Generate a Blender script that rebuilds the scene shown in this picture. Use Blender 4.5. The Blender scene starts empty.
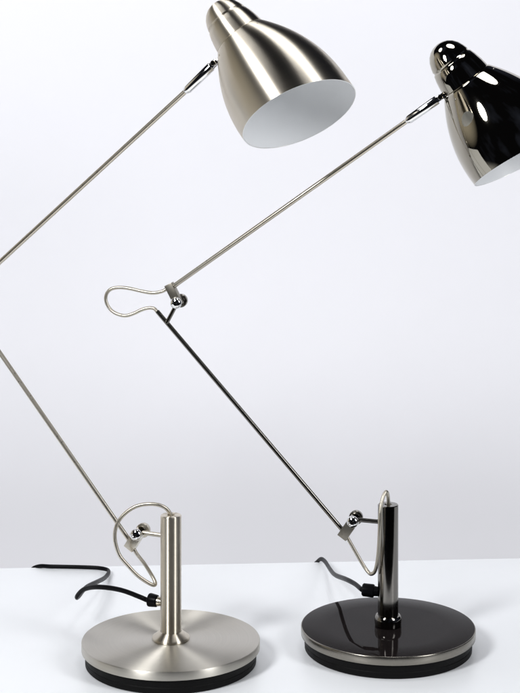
import bpy, bmesh, math, random
from mathutils import Vector, Matrix
random.seed(4)
S = bpy.context.scene
C = S.collection
PI = math.pi
V = Vector

# ------------------------------------------------------------------ materials
def new_mat(name):
    m = bpy.data.materials.new(name); m.use_nodes = True
    nt = m.node_tree
    return m, nt, nt.nodes['Principled BSDF']

def node(nt, kind, **kw):
    n = nt.nodes.new(kind)
    for k, v in kw.items():
        if k in n.inputs: n.inputs[k].default_value = v
        else: setattr(n, k, v)
    return n

def plain(name, col, rough, metal=0.0, var=0.0, scale=60, bump=0.0, spec=0.5, cvar=0.0, tint=None, relief=.0005):
    """a plain surface with faint unevenness of gloss and, if asked, of relief"""
    m, nt, b = new_mat(name)
    b.inputs['Base Color'].default_value = (*col, 1)
    b.inputs['Metallic'].default_value = metal
    b.inputs['Specular IOR Level'].default_value = spec
    if tint: b.inputs['Specular Tint'].default_value = (*tint, 1)
    tc = node(nt, 'ShaderNodeTexCoord')
    if cvar:
        nc = node(nt, 'ShaderNodeTexNoise', Scale=scale * .35, Detail=6.0, Roughness=.6)
        nt.links.new(tc.outputs['Object'], nc.inputs['Vector'])
        mc = node(nt, 'ShaderNodeMix', data_type='RGBA')
        mc.inputs[6].default_value = (*[c * (1 - cvar) for c in col], 1); mc.inputs[7].default_value = (*[min(1, c * (1 + cvar)) for c in col], 1)
        nt.links.new(nc.outputs['Fac'], mc.inputs[0]); nt.links.new(mc.outputs[2], b.inputs['Base Color'])
    nz = node(nt, 'ShaderNodeTexNoise', Scale=scale, Detail=4.0)
    nt.links.new(tc.outputs['Object'], nz.inputs['Vector'])
    mr = node(nt, 'ShaderNodeMapRange')
    mr.inputs['To Min'].default_value = max(0.0, rough - var)
    mr.inputs['To Max'].default_value = rough + var
    nt.links.new(nz.outputs['Fac'], mr.inputs['Value'])
    nt.links.new(mr.outputs['Result'], b.inputs['Roughness'])
    if bump:
        bp = node(nt, 'ShaderNodeBump', Strength=bump, Distance=relief)
        nt.links.new(nz.outputs['Fac'], bp.inputs['Height'])
        nt.links.new(bp.outputs['Normal'], b.inputs['Normal'])
    return m

def brushed(name, col, rough, aniso, along=3.0, across=3200.0, bump=0.012):
    """metal brushed along U (round the lathe axis): streaky gloss, fine scratches, stretched highlights"""
    m, nt, b = new_mat(name)
    b.inputs['Metallic'].default_value = 1.0
    b.inputs['Anisotropic'].default_value = aniso
    b.inputs['Anisotropic Rotation'].default_value = .25      # gloss spreads across the brush lines
    tan = node(nt, 'ShaderNodeTangent', direction_type='UV_MAP', uv_map='UVMap')
    nt.links.new(tan.outputs['Tangent'], b.inputs['Tangent'])
    uv = node(nt, 'ShaderNodeUVMap', uv_map='UVMap')
    mp = node(nt, 'ShaderNodeMapping'); mp.inputs['Scale'].default_value = (along, across, 1)
    nt.links.new(uv.outputs['UV'], mp.inputs['Vector'])
    nz = node(nt, 'ShaderNodeTexNoise', Scale=1.0, Detail=3.0)
    nt.links.new(mp.outputs['Vector'], nz.inputs['Vector'])
    tc = node(nt, 'ShaderNodeTexCoord')
    n2 = node(nt, 'ShaderNodeTexNoise', Scale=35.0, Detail=5.0)
    nt.links.new(tc.outputs['Object'], n2.inputs['Vector'])
    mr = node(nt, 'ShaderNodeMapRange')
    mr.inputs['To Min'].default_value = rough - .10; mr.inputs['To Max'].default_value = rough + .10
    ad = node(nt, 'ShaderNodeMix', data_type='FLOAT')
    ad.inputs[0].default_value = .6
    nt.links.new(nz.outputs['Fac'], ad.inputs[2]); nt.links.new(n2.outputs['Fac'], ad.inputs[3])
    nt.links.new(ad.outputs[0], mr.inputs['Value'])
    nt.links.new(mr.outputs['Result'], b.inputs['Roughness'])
    cr = node(nt, 'ShaderNodeMix', data_type='RGBA')
    cr.inputs[6].default_value = (*[c * .9 for c in col], 1); cr.inputs[7].default_value = (*[min(1, c * 1.1) for c in col], 1)
    nt.links.new(nz.outputs['Fac'], cr.inputs[0])
    nt.links.new(cr.outputs[2], b.inputs['Base Color'])
    bp = node(nt, 'ShaderNodeBump', Strength=bump, Distance=0.0004)
    nt.links.new(nz.outputs['Fac'], bp.inputs['Height'])
    nt.links.new(bp.outputs['Normal'], b.inputs['Normal'])
    return m

NICKEL = brushed('brushed_nickel', (.70, .645, .545), .37, 1.0)
NICKEL_DISC = brushed('turned_nickel', (.58, .555, .50), .46, .92, 2.5, 1300.0, .005)
NICKEL_ROD = plain('satin_nickel', (.58, .54, .46), .29, 1, .05, 300)
CHROME = plain('bright_chrome', (.80, .80, .80), .06, 1, .02, 200)
BLACK_CHROME = plain('black_chrome', (.38, .355, .30), .035, 1, .015, 28, .35, relief=.0004)
BLACK_POST = plain('smoked_chrome', (.20, .19, .175), .11, 1, .03, 60)
BLACK_ROD = plain('dark_smoked_rod', (.20, .19, .17), .2, 1, .04, 200)
BLACK_BLOCK = plain('smoked_satin_block', (.30, .28, .24), .38, 1, .05, 200)
SMOKED_EDGE = brushed('smoked_brushed_edge', (.25, .235, .205), .26, .5)
GLOSS_TOP = plain('black_lacquer', (.010, .008, .008), .04, 0, .012, 40, 0, .03, tint=(1, .88, .88))
ENAMEL = plain('white_enamel', (.86, .875, .89), .42, 0, .05, 90)
RUBBER = plain('black_rubber', (.004, .004, .004), .55, 0, .1, 150, .1, .1)
CORD = plain('black_vinyl_cord', (.004, .004, .005), .34, 0, .06, 200, 0, .06)

# ------------------------------------------------------------------ mesh helpers
def build(name, bm, mat, parent=None, sharp=35):
    bmesh.ops.recalc_face_normals(bm, faces=bm.faces[:])
    me = bpy.data.meshes.new(name)
    bm.to_mesh(me); bm.free()
    me.polygons.foreach_set('use_smooth', [True] * len(me.polygons))
    me.set_sharp_from_angle(angle=math.radians(sharp))
    for m in (mat if isinstance(mat, (list, tuple)) else [mat]):
        me.materials.append(m)
    o = bpy.data.objects.new(name, me); C.objects.link(o)
    if parent: o.parent = parent
    return o

def frame(axis):
    a = V(axis).normalized()
    t = V((0, 0, 1)) if abs(a.z) < .9 else V((1, 0, 0))
    e1 = (t - a * t.dot(a)).normalized()
    return a, e1, a.cross(e1)

def lathe(bm, prof, origin=(0, 0, 0), axis=(0, 0, 1), n=64, e1=None):
    """revolve (t, r) pairs about an axis; U runs round, V runs along the profile"""
    a, b1, b2 = frame(axis)
    if e1 is not None:
        b1 = V(e1).normalized(); b2 = a.cross(b1)
    o = V(origin)
    uvl = (bm.loops.layers.uv.get('UVMap') or bm.loops.layers.uv.new('UVMap'))
    s = [0.0]
    for (t0, r0), (t1, r1) in zip(prof, prof[1:]): s.append(s[-1] + math.hypot(t1 - t0, r1 - r0))
    rows = []
    for t, r in prof:
        if r < 1e-7:
            rows.append([bm.verts.new(o + a * t)] * n)
        else:
            rows.append([])
            for k in range(n):
                p = 2 * PI * k / n
                rows[-1].append(bm.verts.new(o + a * t + (b1 * math.cos(p) + b2 * math.sin(p)) * r))
    for i in range(len(rows) - 1):
        for k in range(n):
            k2 = (k + 1) % n
            q = [(rows[i][k], k / n, s[i]), (rows[i][k2], (k + 1) / n, s[i]), (rows[i + 1][k2], (k + 1) / n, s[i + 1]), (rows[i + 1][k], k / n, s[i + 1])]
            seen, u = [], []
            for v, x, y in q:
                if v not in seen: seen.append(v); u.append((x, y))
            if len(seen) < 3: continue
            f = bm.faces.new(seen)
            for l, c in zip(f.loops, u): l[uvl].uv = c
    return bm

def rod(bm, p, q, r, n=20, ch=.0004):
    p, q = V(p), V(q); L = (q - p).length
    return lathe(bm, [(0, 0), (0, r - ch), (ch, r), (L - ch, r), (L, r - ch), (L, 0)], p, q - p, n)

def catmull(pts, sub=10):
    P = [V(p) for p in pts]
    P = [P[0] * 2 - P[1]] + P + [P[-1] * 2 - P[-2]]
    out = []
    for i in range(1, len(P) - 2):
        a, b, c, d = P[i - 1:i + 3]
        for k in range(sub):
            t = k / sub
            out.append(.5 * ((2 * b) + (c - a) * t + (2 * a - 5 * b + 4 * c - d) * t * t + (3 * b - a - 3 * c + d) * t ** 3))
    out.append(P[-2].copy())
    return out

def smooth(pts, it=2):
    for _ in range(it):
        pts = [pts[0]] + [(pts[i - 1] + pts[i] * 2 + pts[i + 1]) / 4 for i in range(1, len(pts) - 1)] + [pts[-1]]
    return pts

def tube(bm, pts, r, n=14, flat=1.0, coil=0.0):
    """sweep a round (or flattened) section along a curve; coil > 0 winds it like a spring conduit"""
    pts = [V(p) for p in pts]
    tans = [(pts[min(i + 1, len(pts) - 1)] - pts[max(i - 1, 0)]).normalized() for i in range(len(pts))]
    _, e, _ = frame(tans[0])
    rows = []; s = 0.0
    for i, (p, t) in enumerate(zip(pts, tans)):
        e = (e - t * e.dot(t)).normalized(); g = t.cross(e)
        if i: s += (p - pts[i - 1]).length
        rr = r * (1 + coil * math.sin(2 * PI * s / .0011)) if coil else r
        rows.append([bm.verts.new(p + (e * math.cos(2 * PI * k / n) * flat + g * math.sin(2 * PI * k / n)) * rr) for k in range(n)])
    for A, B in zip(rows, rows[1:]):
        for k in range(n): bm.faces.new((A[k], A[(k + 1) % n], B[(k + 1) % n], B[k]))
    bm.faces.new(rows[0][::-1]); bm.faces.new(rows[-1])
    return bm

def resample(pts, step):
    out = [pts[0].copy()]; acc = 0.0
    for a, b in zip(pts, pts[1:]):
        L = (b - a).length; d = step - acc
        while d <= L:
            out.append(a.lerp(b, d / L)); d += step
        acc = (acc + L) % step if L + acc >= step else acc + L
    out.append(pts[-1].copy())
    return out

def block(bm, p, q, wide, thick, across=(0, 1, 0), bev=.0008):
    """bevelled bar from p to q; 'across' is the direction its thickness runs in"""
    p, q = V(p), V(q); a = (q - p).normalized()
    y = V(across); y = (y - a * y.dot(a)).normalized(); x = y.cross(a)
    L = (q - p).length
    vs = bmesh.ops.create_cube(bm, size=1.0)['verts']
    es = list({e for v in vs for e in v.link_edges})
    M = Matrix((x * wide, y * thick, a * L)).transposed().to_4x4(); M.translation = (p + q) / 2
    bmesh.ops.transform(bm, matrix=M, verts=vs)
    bmesh.ops.bevel(bm, geom=es, offset=bev, segments=2, affect='EDGES', profile=.6)
    return bm

def thing(name, label, cat, loc, rz, group=None):
    o = bpy.data.objects.new(name, None); C.objects.link(o)
    o.location = loc; o.rotation_euler = (0, 0, rz)
    o.empty_display_size = .05
    o['label'] = label; o['category'] = cat
    if group: o['group'] = group
    return o

# ------------------------------------------------------------------ the lamp
# local frame: X away from the post in the plane of the arms, Y towards the viewer's side, Z up
def uz(p, w=0.0): return V((p[0], w, p[1]))

def profile_r(t):                         # outer radius of the bell along its axis, from the neck
    s = min(max(t / .0858, 0), 1)
    r = .0277 + .0296 * (1 - (1 - s) ** 2.12)
    return r - .0008 * max(0, (t - .09) / .02)

def make_lamp(name, label, loc, psi, pose, mats, dark):
    root = thing(name, label, 'desk lamp', loc, PI - psi, 'desk lamps side by side')
    # --- base
    bm = bmesh.new()
    lathe(bm, [(.0150, .0), (.0150, .0862), (.0142, .0868), (.0147, .0873), (.0219, .0873), (.0225, .0870), (.0227, .0864), (.0227, .060), (.0227, .035), (.0227, .012), (.0227, 0)], n=160)
    if dark:
        for f in bm.faces:
            if all(v.co.z > .02255 for v in f.verts): f.material_index = 1
    base = build('base_plate', bm, [mats['edge'], mats['top']] if dark else mats['top'], root, 60)
    bm = lathe(bmesh.new(), [(0, 0), (0, .0822), (.0012, .0836), (.0060, .0838), (.0066, .0834), (.0072, .0838), (.0149, .0838), (.0149, 0)], n=128)
    build('rubber_foot', bm, RUBBER, base)
    # --- post
    bm = lathe(bmesh.new(), [(.0232, 0), (.0232, .0103), (.1436, .0103), (.1443, .0097), (.1443, .0040), (.1425, .0034), (.1425, 0)], n=64)
    post = build('post', bm, mats['post'], root)
    if dark:
        pr = [(.0229, 0), (.0229, .0126), (.0236, .0133), (.0290, .0136), (.0318, .0133), (.0335, .0122), (.0338, .0105)]
    else:
        pr = [(.0229, 0), (.0229, .0178), (.0235, .0184), (.0248, .0185), (.0256, .0181), (.0288, .0136), (.0302, .0120), (.0308, .0105)]
    build('collar', lathe(bmesh.new(), pr, n=72), mats['collar'], post)
    # --- lower joint: pin from the post, hub, clamp block on the arm, chrome screw in front
    pv = uz(pose['pivot']); tail = uz(pose['tail']); blk = uz(pose['blk'])
    top = uz(pose['top']); ep = uz(pose['ep']); ut = uz(pose['ut']); ue = uz(pose['ue']); se = uz(pose['se'])
    fork = uz(pose['fork'])
    def joint(nm, c, with_pin):
        bm = lathe(bmesh.new(), [(-.0132, 0), (-.0132, .0060), (-.0126, .0068), (-.0086, .0071), (-.0078, .0066), (-.0074, .0050), (-.0046, .0050)], c, (0, 1, 0), 40)
        lathe(bm, [(.0044, .0042), (.0052, .0052), (.0060, .0054), (.0066, .0050), (.0066, 0)], c, (0, 1, 0), 40)
        j = build(nm, bm, mats['joint'], root)
        bm = lathe(bmesh.new(), [(.0064, .0060), (.0074, .0061), (.0094, .0054), (.0105, .0040), (.0109, .0026), (.0098, .0016), (.0090, .0012), (.0088, 0)], c, (0, 1, 0), 32)
        sc = build('screw', bm, CHROME, j)
        build('slot', block(bmesh.new(), c + V((-.0016, .0093, -.0012)), c + V((.0016, .0093, .0012)), .0009, .0012, (0, 1, 0), .0001), RUBBER, sc)
        if with_pin:
            bm = rod(bmesh.new(), c + V((-.003, -.002, 0)), V((.0085, -.002, c.z - .0005)), .0022)
            build('pin', bm, mats['pin'], j)
        return j
    joint('lower_joint', pv, True)
    bm = rod(bmesh.new(), blk + (blk - top).normalized() * .004, top, .0023, 20)
    arm = build('lower_arm', bm, mats['lower'], root)
    d = (pv - blk).normalized()
    build('clamp_block', block(bmesh.new(), blk - d * .0052, pv + d * .0022, .0105, .0088, (0, 1, 0), .0007), mats['block'], arm)
    st = rod(bmesh.new(), fork + V((0, .0012, 0)), ep + V((0, .0012, 0)), .0021)
    build('strut', st, mats['pin'], arm)
    # --- elbow
    joint('elbow_joint', ep, False)
    bm = rod(bmesh.new(), ut, ue, .0025, 20)
    upper = build('upper_arm', bm, mats['upper'], root)
    d = (ut - ep).normalized()
    build('clamp_block', block(bmesh.new(), ep - d * .0035, ut + d * .0048, .0088, .0086, (0, 1, 0), .0007), mats['block'], upper)
    # --- spring conduits that carry the wire past each joint
    for pts in ([blk] + pose['lower_loop'], pose['elbow_loop']):
        c = resample(smooth(catmull(pts, 10), 6), .00028)
        build('wire_conduit', tube(bmesh.new(), c, .00185, 12, 1.0, .035), NICKEL_ROD, root, 80)
    # --- chrome knuckle between arm and shade
    d = (se - ue).normalized(); L = (se - ue).length
    bm = lathe(bmesh.new(), [(-.0025, .0026), (-.0015, .0034), (.0015, .0045), (L * .86, .0047), (L * .885, .0043), (L * .885, 0)], ue, d, 40)
    hinge = build('shade_hinge', bm, CHROME, root)
    bm = bmesh.new()
    for w in (-.0028, .0028):
        block(bm, ue + d * (L * .84) + V((0, w, 0)), se + d * .0040 + V((0, w, 0)), .0056, .0018, (0, 1, 0), .0006)
    build('fork', bm, CHROME, hinge)
    bm = lathe(bmesh.new(), [(-.0058, 0), (-.0058, .0022), (-.0052, .0028), (.0052, .0028), (.0058, .0022), (.0058, 0)], se, (0, 1, 0), 28)
    build('hinge_pin', bm, mats['hinge_dark'], hinge)
    # --- shade
    c, a, e1 = V(pose['neck']), V(pose['axis']).normalized(), V(pose['side'])
    e1 = (e1 - a * e1.dot(a)).normalized(); e2 = a.cross(e1); ph0 = pose['roll']
    L0 = .0966
    cut = lambda p: 1 + .0159 / L0 * math.cos(p - ph0)          # the mouth is cut at a slant
    bm = bmesh.new(); N = 40
    def shell(bm, t_list, off, n=144):
        uvl = (bm.loops.layers.uv.get('UVMap') or bm.loops.layers.uv.new('UVMap')); rows = []
        for t in t_list:
            row = []
            for k in range(n):
                p = 2 * PI * k / n; tt = t * cut(p) if t > 0 else t
                r = profile_r(tt) - off
                row.append(bm.verts.new(c + a * tt + (e1 * math.cos(p) + e2 * math.sin(p)) * r))
            rows.append((row, t))
        for (A, ta), (B, tb) in zip(rows, rows[1:]):
            for k in range(n):
                k2 = (k + 1) % n
                f = bm.faces.new((A[k], A[k2], B[k2], B[k]))
                for l, q in zip(f.loops, ((k / n, ta), ((k + 1) / n, ta), ((k + 1) / n, tb), (k / n, tb))): l[uvl].uv = q
        return [r for r, _ in rows]
    ts = [L0 * k / N for k in range(N + 1)]
    outer = shell(bm, ts, 0.0)
    lip = shell(bm, [L0 * .985, L0 * .9995], .0009)
    n = len(lip[0])
    for k in range(n):
        f = bm.faces.new((outer[-1][k], outer[-1][(k + 1) % n], lip[-1][(k + 1) % n], lip[-1][k])); f.material_index = 1
    # rolled top edge closing on the neck
    ring = [bm.verts.new(c - a * .0006 + (e1 * math.cos(2 * PI * k / n) + e2 * math.sin(2 * PI * k / n)) * .0260) for k in range(n)]
    for k in range(n): bm.faces.new((outer[0][k], outer[0][(k + 1) % n], ring[(k + 1) % n], ring[k]))
    shade = build('lamp_shade', bm, [mats['shade'], ENAMEL], root, 50)
    bm = bmesh.new()
    li = shell(bm, [.004] + ts[2:-1] + [L0 * .9990], .0010)
    bm.faces.new(li[0][::-1])
    build('shade_lining', bm, ENAMEL, shade, 50)
    pr = [(.0005, .0240), (-.0010, .0252), (-.008, .0244), (-.016, .0228), (-.0212, .0213), (-.0222, .0204), (-.0228, .0198), (-.0237, .0197), (-.0248, .0202), (-.0290, .0190), (-.0340, .0170), (-.0385, .0138), (-.0415, .0102), (-.0434, .0060), (-.0441, .0025), (-.0443, 0)]
    pr = [(t * (1.05 if dark else .99), r * 1.065) for t, r in pr]
    build('socket_cap', lathe(bmesh.new(), pr, c, a, 96, e1), mats['shade'], shade)
    for deg in pose['rivets']:
        p = math.radians(deg)
        nrm = (e1 * math.cos(p) + e2 * math.sin(p))
        q = c + a * .0062 + nrm * (profile_r(.0062))
        bm = lathe(bmesh.new(), [(-.0012, .0011), (.0002, .0011), (.0005, .0007), (.0006, 0)], q, (nrm - a * .75).normalized(), 16)
        build('rivet', bm, mats['rivet'], shade)
    # --- power cord out of the post
    gz = pose['grip_z']
    pts = catmull(pose['cord'], 10)
    cord = build('power_cord', tube(bmesh.new(), smooth(pts, 5), .0019, 12, 1.3), CORD, root, 80)
    bm = bmesh.new()
    if dark:
        lathe(bm, [(.0098, 0), (.0098, .0047), (.0140, .0050), (.0146, .0062), (.0155, .0066), (.0252, .0064), (.0262, .0054), (.0262, 0)], (0, 0, gz), (1, 0, .04), 28)
    else:
        lathe(bm, [(.0142, 0), (.0142, .0050), (.0150, .0058), (.0222, .0066), (.0236, .0062), (.0242, .0050), (.0242, 0)], (0, 0, gz), (1, 0, .04), 28)
    build('cord_grip', bm, CORD, cord)
    if not dark:
        bm = lathe(bmesh.new(), [(.0095, 0), (.0095, .0036), (.0112, .0036), (.0114, .0044), (.0140, .0046), (.0146, .0040), (.0146, 0)], (0, 0, gz), (1, 0, .04), 28)
        build('grip_collar', bm, NICKEL_ROD, cord)
    return root

E_LOOP = [(.2313, .3524), (.2389, .3484), (.249, .3466), (.2616, .3481), (.2768, .3507), (.2897, .3505), (.2974, .3468), (.3005, .3393),
          (.2979, .331), (.291, .3244), (.2795, .3215), (.2693, .3244), (.2603, .3288), (.2526, .3308), (.2471, .3305), (.2438, .3275)]
def fit_loop(pts, a0, b0, a1, b1):
    """carry a planar loop to other end points by turning and scaling it"""
    z = lambda p: complex(p[0], p[1])
    k = (z(b1) - z(a1)) / (z(b0) - z(a0))
    out = []
    for p in pts:
        q = z(a1) + (z(p) - z(a0)) * k
        out.append(V((q.real, 0, q.imag)))
    return out

POSE_NICKEL = dict(
    pivot=(.0345, .1232), blk=(.0421, .1113), tail=(.0161, .0787), fork=(.2199, .3261), top=(.2304, .3385), ep=(.2066, .3478), ut=(.2151, .3625), ue=(-.0171, .5612), se=(-.0467, .5877),
    neck=(-.0713, -.0066, .612), axis=(-.652, .0687, -.7551), side=(-.7384, -.2835, .6118), roll=-.7996, rivets=(146, 48, -80),
    lower_loop=[(.0378, 0, .1032), (.0291, 0, .094), (.0215, 0, .084), (.0172, .001, .0784), (.0153, .003, .0757), (.0171, .005, .0752), (.0227, .008, .0786), (.0315, .011, .0851), (.0404, .014, .0948), (.0476, .016, .1034), (.0514, .017, .1136), (.0528, .017, .1228), (.0514, .017, .1318), (.0476, .016, .1397), (.0404, .014, .1474), (.0311, .012, .1531), (.0206, .009, .1553), (.0116, .006, .1548), (.0044, .003, .1515), (.0005, 0, .1452), (0, 0, .1374)],
    elbow_loop=fit_loop(E_LOOP, (.2286, .3525), (.2438, .328), (.2151, .3625), (.2304, .3385)),
    grip_z=.0575, cord=[(.0236, 0, .0577), (.0265, 0, .0580), (.0334, 0, .0599), (.0584, -.0087, .0613), (.0868, -.0181, .0582), (.1087, -.0311, .0502), (.1194, -.0377, .0423), (.1255, -.0429, .0354), (.1304, -.0581, .0317), (.1382, -.0894, .0302), (.1497, -.1386, .02), (.1659, -.1912, .0072), (.175, -.2199, .0042), (.1826, -.2277, .0042), (.1981, -.2281, .0042), (.2285, -.2197, .0042), (.2481, -.2154, .0036), (.2620, -.2161, .0022), (.2752, -.2211, -.006), (.2827, -.2321, -.03), (.2863, -.2361, -.09)])
POSE_BLACK = dict(
    pivot=(.0348, .126), blk=(.0441, .1122), tail=(.0235, .0775), fork=(.2329, .316), top=(.2438, .328), ep=(.2209, .3383), ut=(.2286, .3525), ue=(-.0203, .53), se=(-.0535, .5533),
    neck=(-.0776, -.0065, .5691), axis=(-.6041, -.1156, -.7885), side=(-.7624, -.2043, .6141), roll=-.8906, rivets=(132, 30, -100),
    lower_loop=[(.0399, 0, .1048), (.0332, 0, .0938), (.0261, .001, .083), (.0198, .003, .0757), (.0157, .006, .0749), (.0115, .009, .0792), (.0084, .013, .0906), (.0064, .016, .1056), (.0051, .018, .1251), (.0045, .016, .1435), (.003, .011, .1543), (.0006, .006, .1586), (-.0004, .002, .1521), (-.0003, 0, .1436), (-.0003, 0, .1366)],
    elbow_loop=[V((x, 0, z)) for x, z in E_LOOP],
    grip_z=.0555, cord=[(.0255, 0, .0565), (.0275, .0003, .0570), (.0381, -.0206, .0548), (.0548, -.0524, .0487), (.0805, -.118, .0308), (.1015, -.1848, .0159), (.1171, -.2303, .0091), (.1258, -.2477, .0061), (.1323, -.2573, -.0002), (.1379, -.261, -.0082), (.1419, -.2651, -.03), (.1443, -.2666, -.09)])

make_lamp('desk_lamp', 'brushed nickel desk lamp with a matt silver round base and shade', (-.0873, 1.667, 0), math.radians(21), POSE_NICKEL,
          dict(top=NICKEL_DISC, post=NICKEL, collar=NICKEL, joint=NICKEL_ROD, pin=NICKEL_ROD, lower=NICKEL_ROD, upper=NICKEL_ROD, block=NICKEL_ROD, shade=NICKEL, rivet=NICKEL_ROD, hinge_dark=BLACK_POST), False)
make_lamp('desk_lamp', 'glossy black chrome desk lamp with a mirror black round base and dark shade', (.1284, 1.7052, 0), math.radians(15), POSE_BLACK,
          dict(top=GLOSS_TOP, edge=SMOKED_EDGE, post=BLACK_POST, collar=BLACK_POST, joint=SMOKED_EDGE, pin=BLACK_POST, lower=BLACK_ROD, upper=NICKEL_ROD, block=BLACK_BLOCK, shade=BLACK_CHROME, rivet=BLACK_POST, hinge_dark=BLACK_POST), True)

# ------------------------------------------------------------------ table and backdrop
TABLE = plain('white_laminate', (.885, .905, .925), .36, 0, .06, 25, .02, cvar=.025)
WALL = plain('white_backdrop', (.87, .87, .91), .75, 0, .05, 8, .03, cvar=.03)
YAW = .0627
def slab(name, x0, x1, y0, y1, z0, z1, mat, bev):
    """box in a frame turned with the back edge of the table; y = 0 is that edge"""
    bm = bmesh.new()
    vs = bmesh.ops.create_cube(bm, size=1.0)['verts']
    for v in vs:
        v.co = V(((x0 + x1) / 2 + v.co.x * (x1 - x0), (y0 + y1) / 2 + v.co.y * (y1 - y0), (z0 + z1) / 2 + v.co.z * (z1 - z0)))
    bmesh.ops.bevel(bm, geom=bm.edges[:], offset=bev, segments=3, affect='EDGES')
    o = build(name, bm, mat)
    o.location = (0, 1.9818, 0); o.rotation_euler = (0, 0, math.atan(YAW))
    o['kind'] = 'structure'
    return o
slab('table_surface', -1.0, 1.0, -.48, 0, -.035, 0, TABLE, .0015)
slab('backdrop_wall', -1.9, .85, .30, .33, -.8, .95, WALL, .002)

# ------------------------------------------------------------------ light
def area(name, loc, target, sx, sy, power, col=(.98, .985, 1), shape='RECTANGLE'):
    l = bpy.data.lights.new(name, 'AREA'); l.shape = shape; l.size = sx; l.size_y = sy; l.energy = power; l.color = col
    o = bpy.data.objects.new(name, l); C.objects.link(o); o.location = loc
    o.rotation_euler = (V(target) - V(loc)).to_track_quat('-Z', 'Y').to_euler()
    return o
area('overhead_softbox', (-.62, 1.70, 1.45), (-.35, 1.95, 0), .42, .48, 2.3, shape='ELLIPSE')
area('overhead_softbox', (.20, 1.70, 1.45), (.10, 1.95, 0), .42, .48, 3.0, shape='ELLIPSE')
area('front_softbox', (-.98, .50, 1.25), (0, 2.2, 0), .36, .60, 27.5, shape='ELLIPSE')
area('side_softbox', (1.30, .70, 1.05), (0, 2.2, 0), .42, .9, 17.5)

# the room round the table: dark, a warm pale wall to the left, a bright floor glow added below to light the shade linings
w = bpy.data.worlds.new('World'); S.world = w; w.use_nodes = True
nt = w.node_tree; bg = nt.nodes['Background']
tc = node(nt, 'ShaderNodeTexCoord')
dt = node(nt, 'ShaderNodeVectorMath', operation='DOT_PRODUCT'); dt.inputs[1].default_value = (-.99, .02, .10)
nt.links.new(tc.outputs['Generated'], dt.inputs[0])
rp = node(nt, 'ShaderNodeValToRGB')
rp.color_ramp.elements[0].position = .88; rp.color_ramp.elements[0].color = (.005, .005, .006, 1)
rp.color_ramp.elements[1].position = .965; rp.color_ramp.elements[1].color = (.55, .50, .40, 1)
nt.links.new(dt.outputs['Value'], rp.inputs['Fac'])
nzw = node(nt, 'ShaderNodeTexNoise', Scale=1.7, Detail=3.0, Roughness=.5)
nt.links.new(tc.outputs['Generated'], nzw.inputs['Vector'])
cl = node(nt, 'ShaderNodeValToRGB')
cl.color_ramp.elements[0].position = .48; cl.color_ramp.elements[0].color = (0, 0, 0, 1)
cl.color_ramp.elements[1].position = .75; cl.color_ramp.elements[1].color = (.035, .042, .065, 1)
nt.links.new(nzw.outputs['Fac'], cl.inputs['Fac'])
ac = node(nt, 'ShaderNodeMix', data_type='RGBA', blend_type='ADD'); ac.inputs[0].default_value = 1
nt.links.new(rp.outputs['Color'], ac.inputs[6]); nt.links.new(cl.outputs['Color'], ac.inputs[7])
sx = node(nt, 'ShaderNodeSeparateXYZ'); nt.links.new(tc.outputs['Generated'], sx.inputs[0])
fr = node(nt, 'ShaderNodeMapRange', interpolation_type='SMOOTHSTEP')
fr.inputs['From Min'].default_value = -.50; fr.inputs['From Max'].default_value = -.78
nt.links.new(sx.outputs['Z'], fr.inputs['Value'])
fm = node(nt, 'ShaderNodeMix', data_type='RGBA'); fm.inputs[7].default_value = (1.4, 1.39, 1.37, 1)  # glow from below, added to brighten the insides of the shades
nt.links.new(fr.outputs['Result'], fm.inputs[0]); nt.links.new(ac.outputs[2], fm.inputs[6])
nt.links.new(fm.outputs[2], bg.inputs['Color'])
bg.inputs['Strength'].default_value = 1.0

# ------------------------------------------------------------------ camera
cam = bpy.data.cameras.new('camera'); co = bpy.data.objects.new('camera', cam); C.objects.link(co)
co.location = (0, 0, .612); co.rotation_euler = (PI / 2, 0, 0)
cam.sensor_width = 36; cam.lens = 1700 / 693 * 36
cam.shift_y = -(346.5 - 38) / 693
cam.clip_end = 50; cam.clip_start = .05
S.camera = co
S.view_settings.view_transform = 'Standard'; S.view_settings.look = 'None'
S.view_settings.exposure = -.05; S.view_settings.gamma = 1
S.render.engine = 'CYCLES'
S.cycles.max_bounces = 12; S.cycles.glossy_bounces = 8; S.cycles.diffuse_bounces = 6
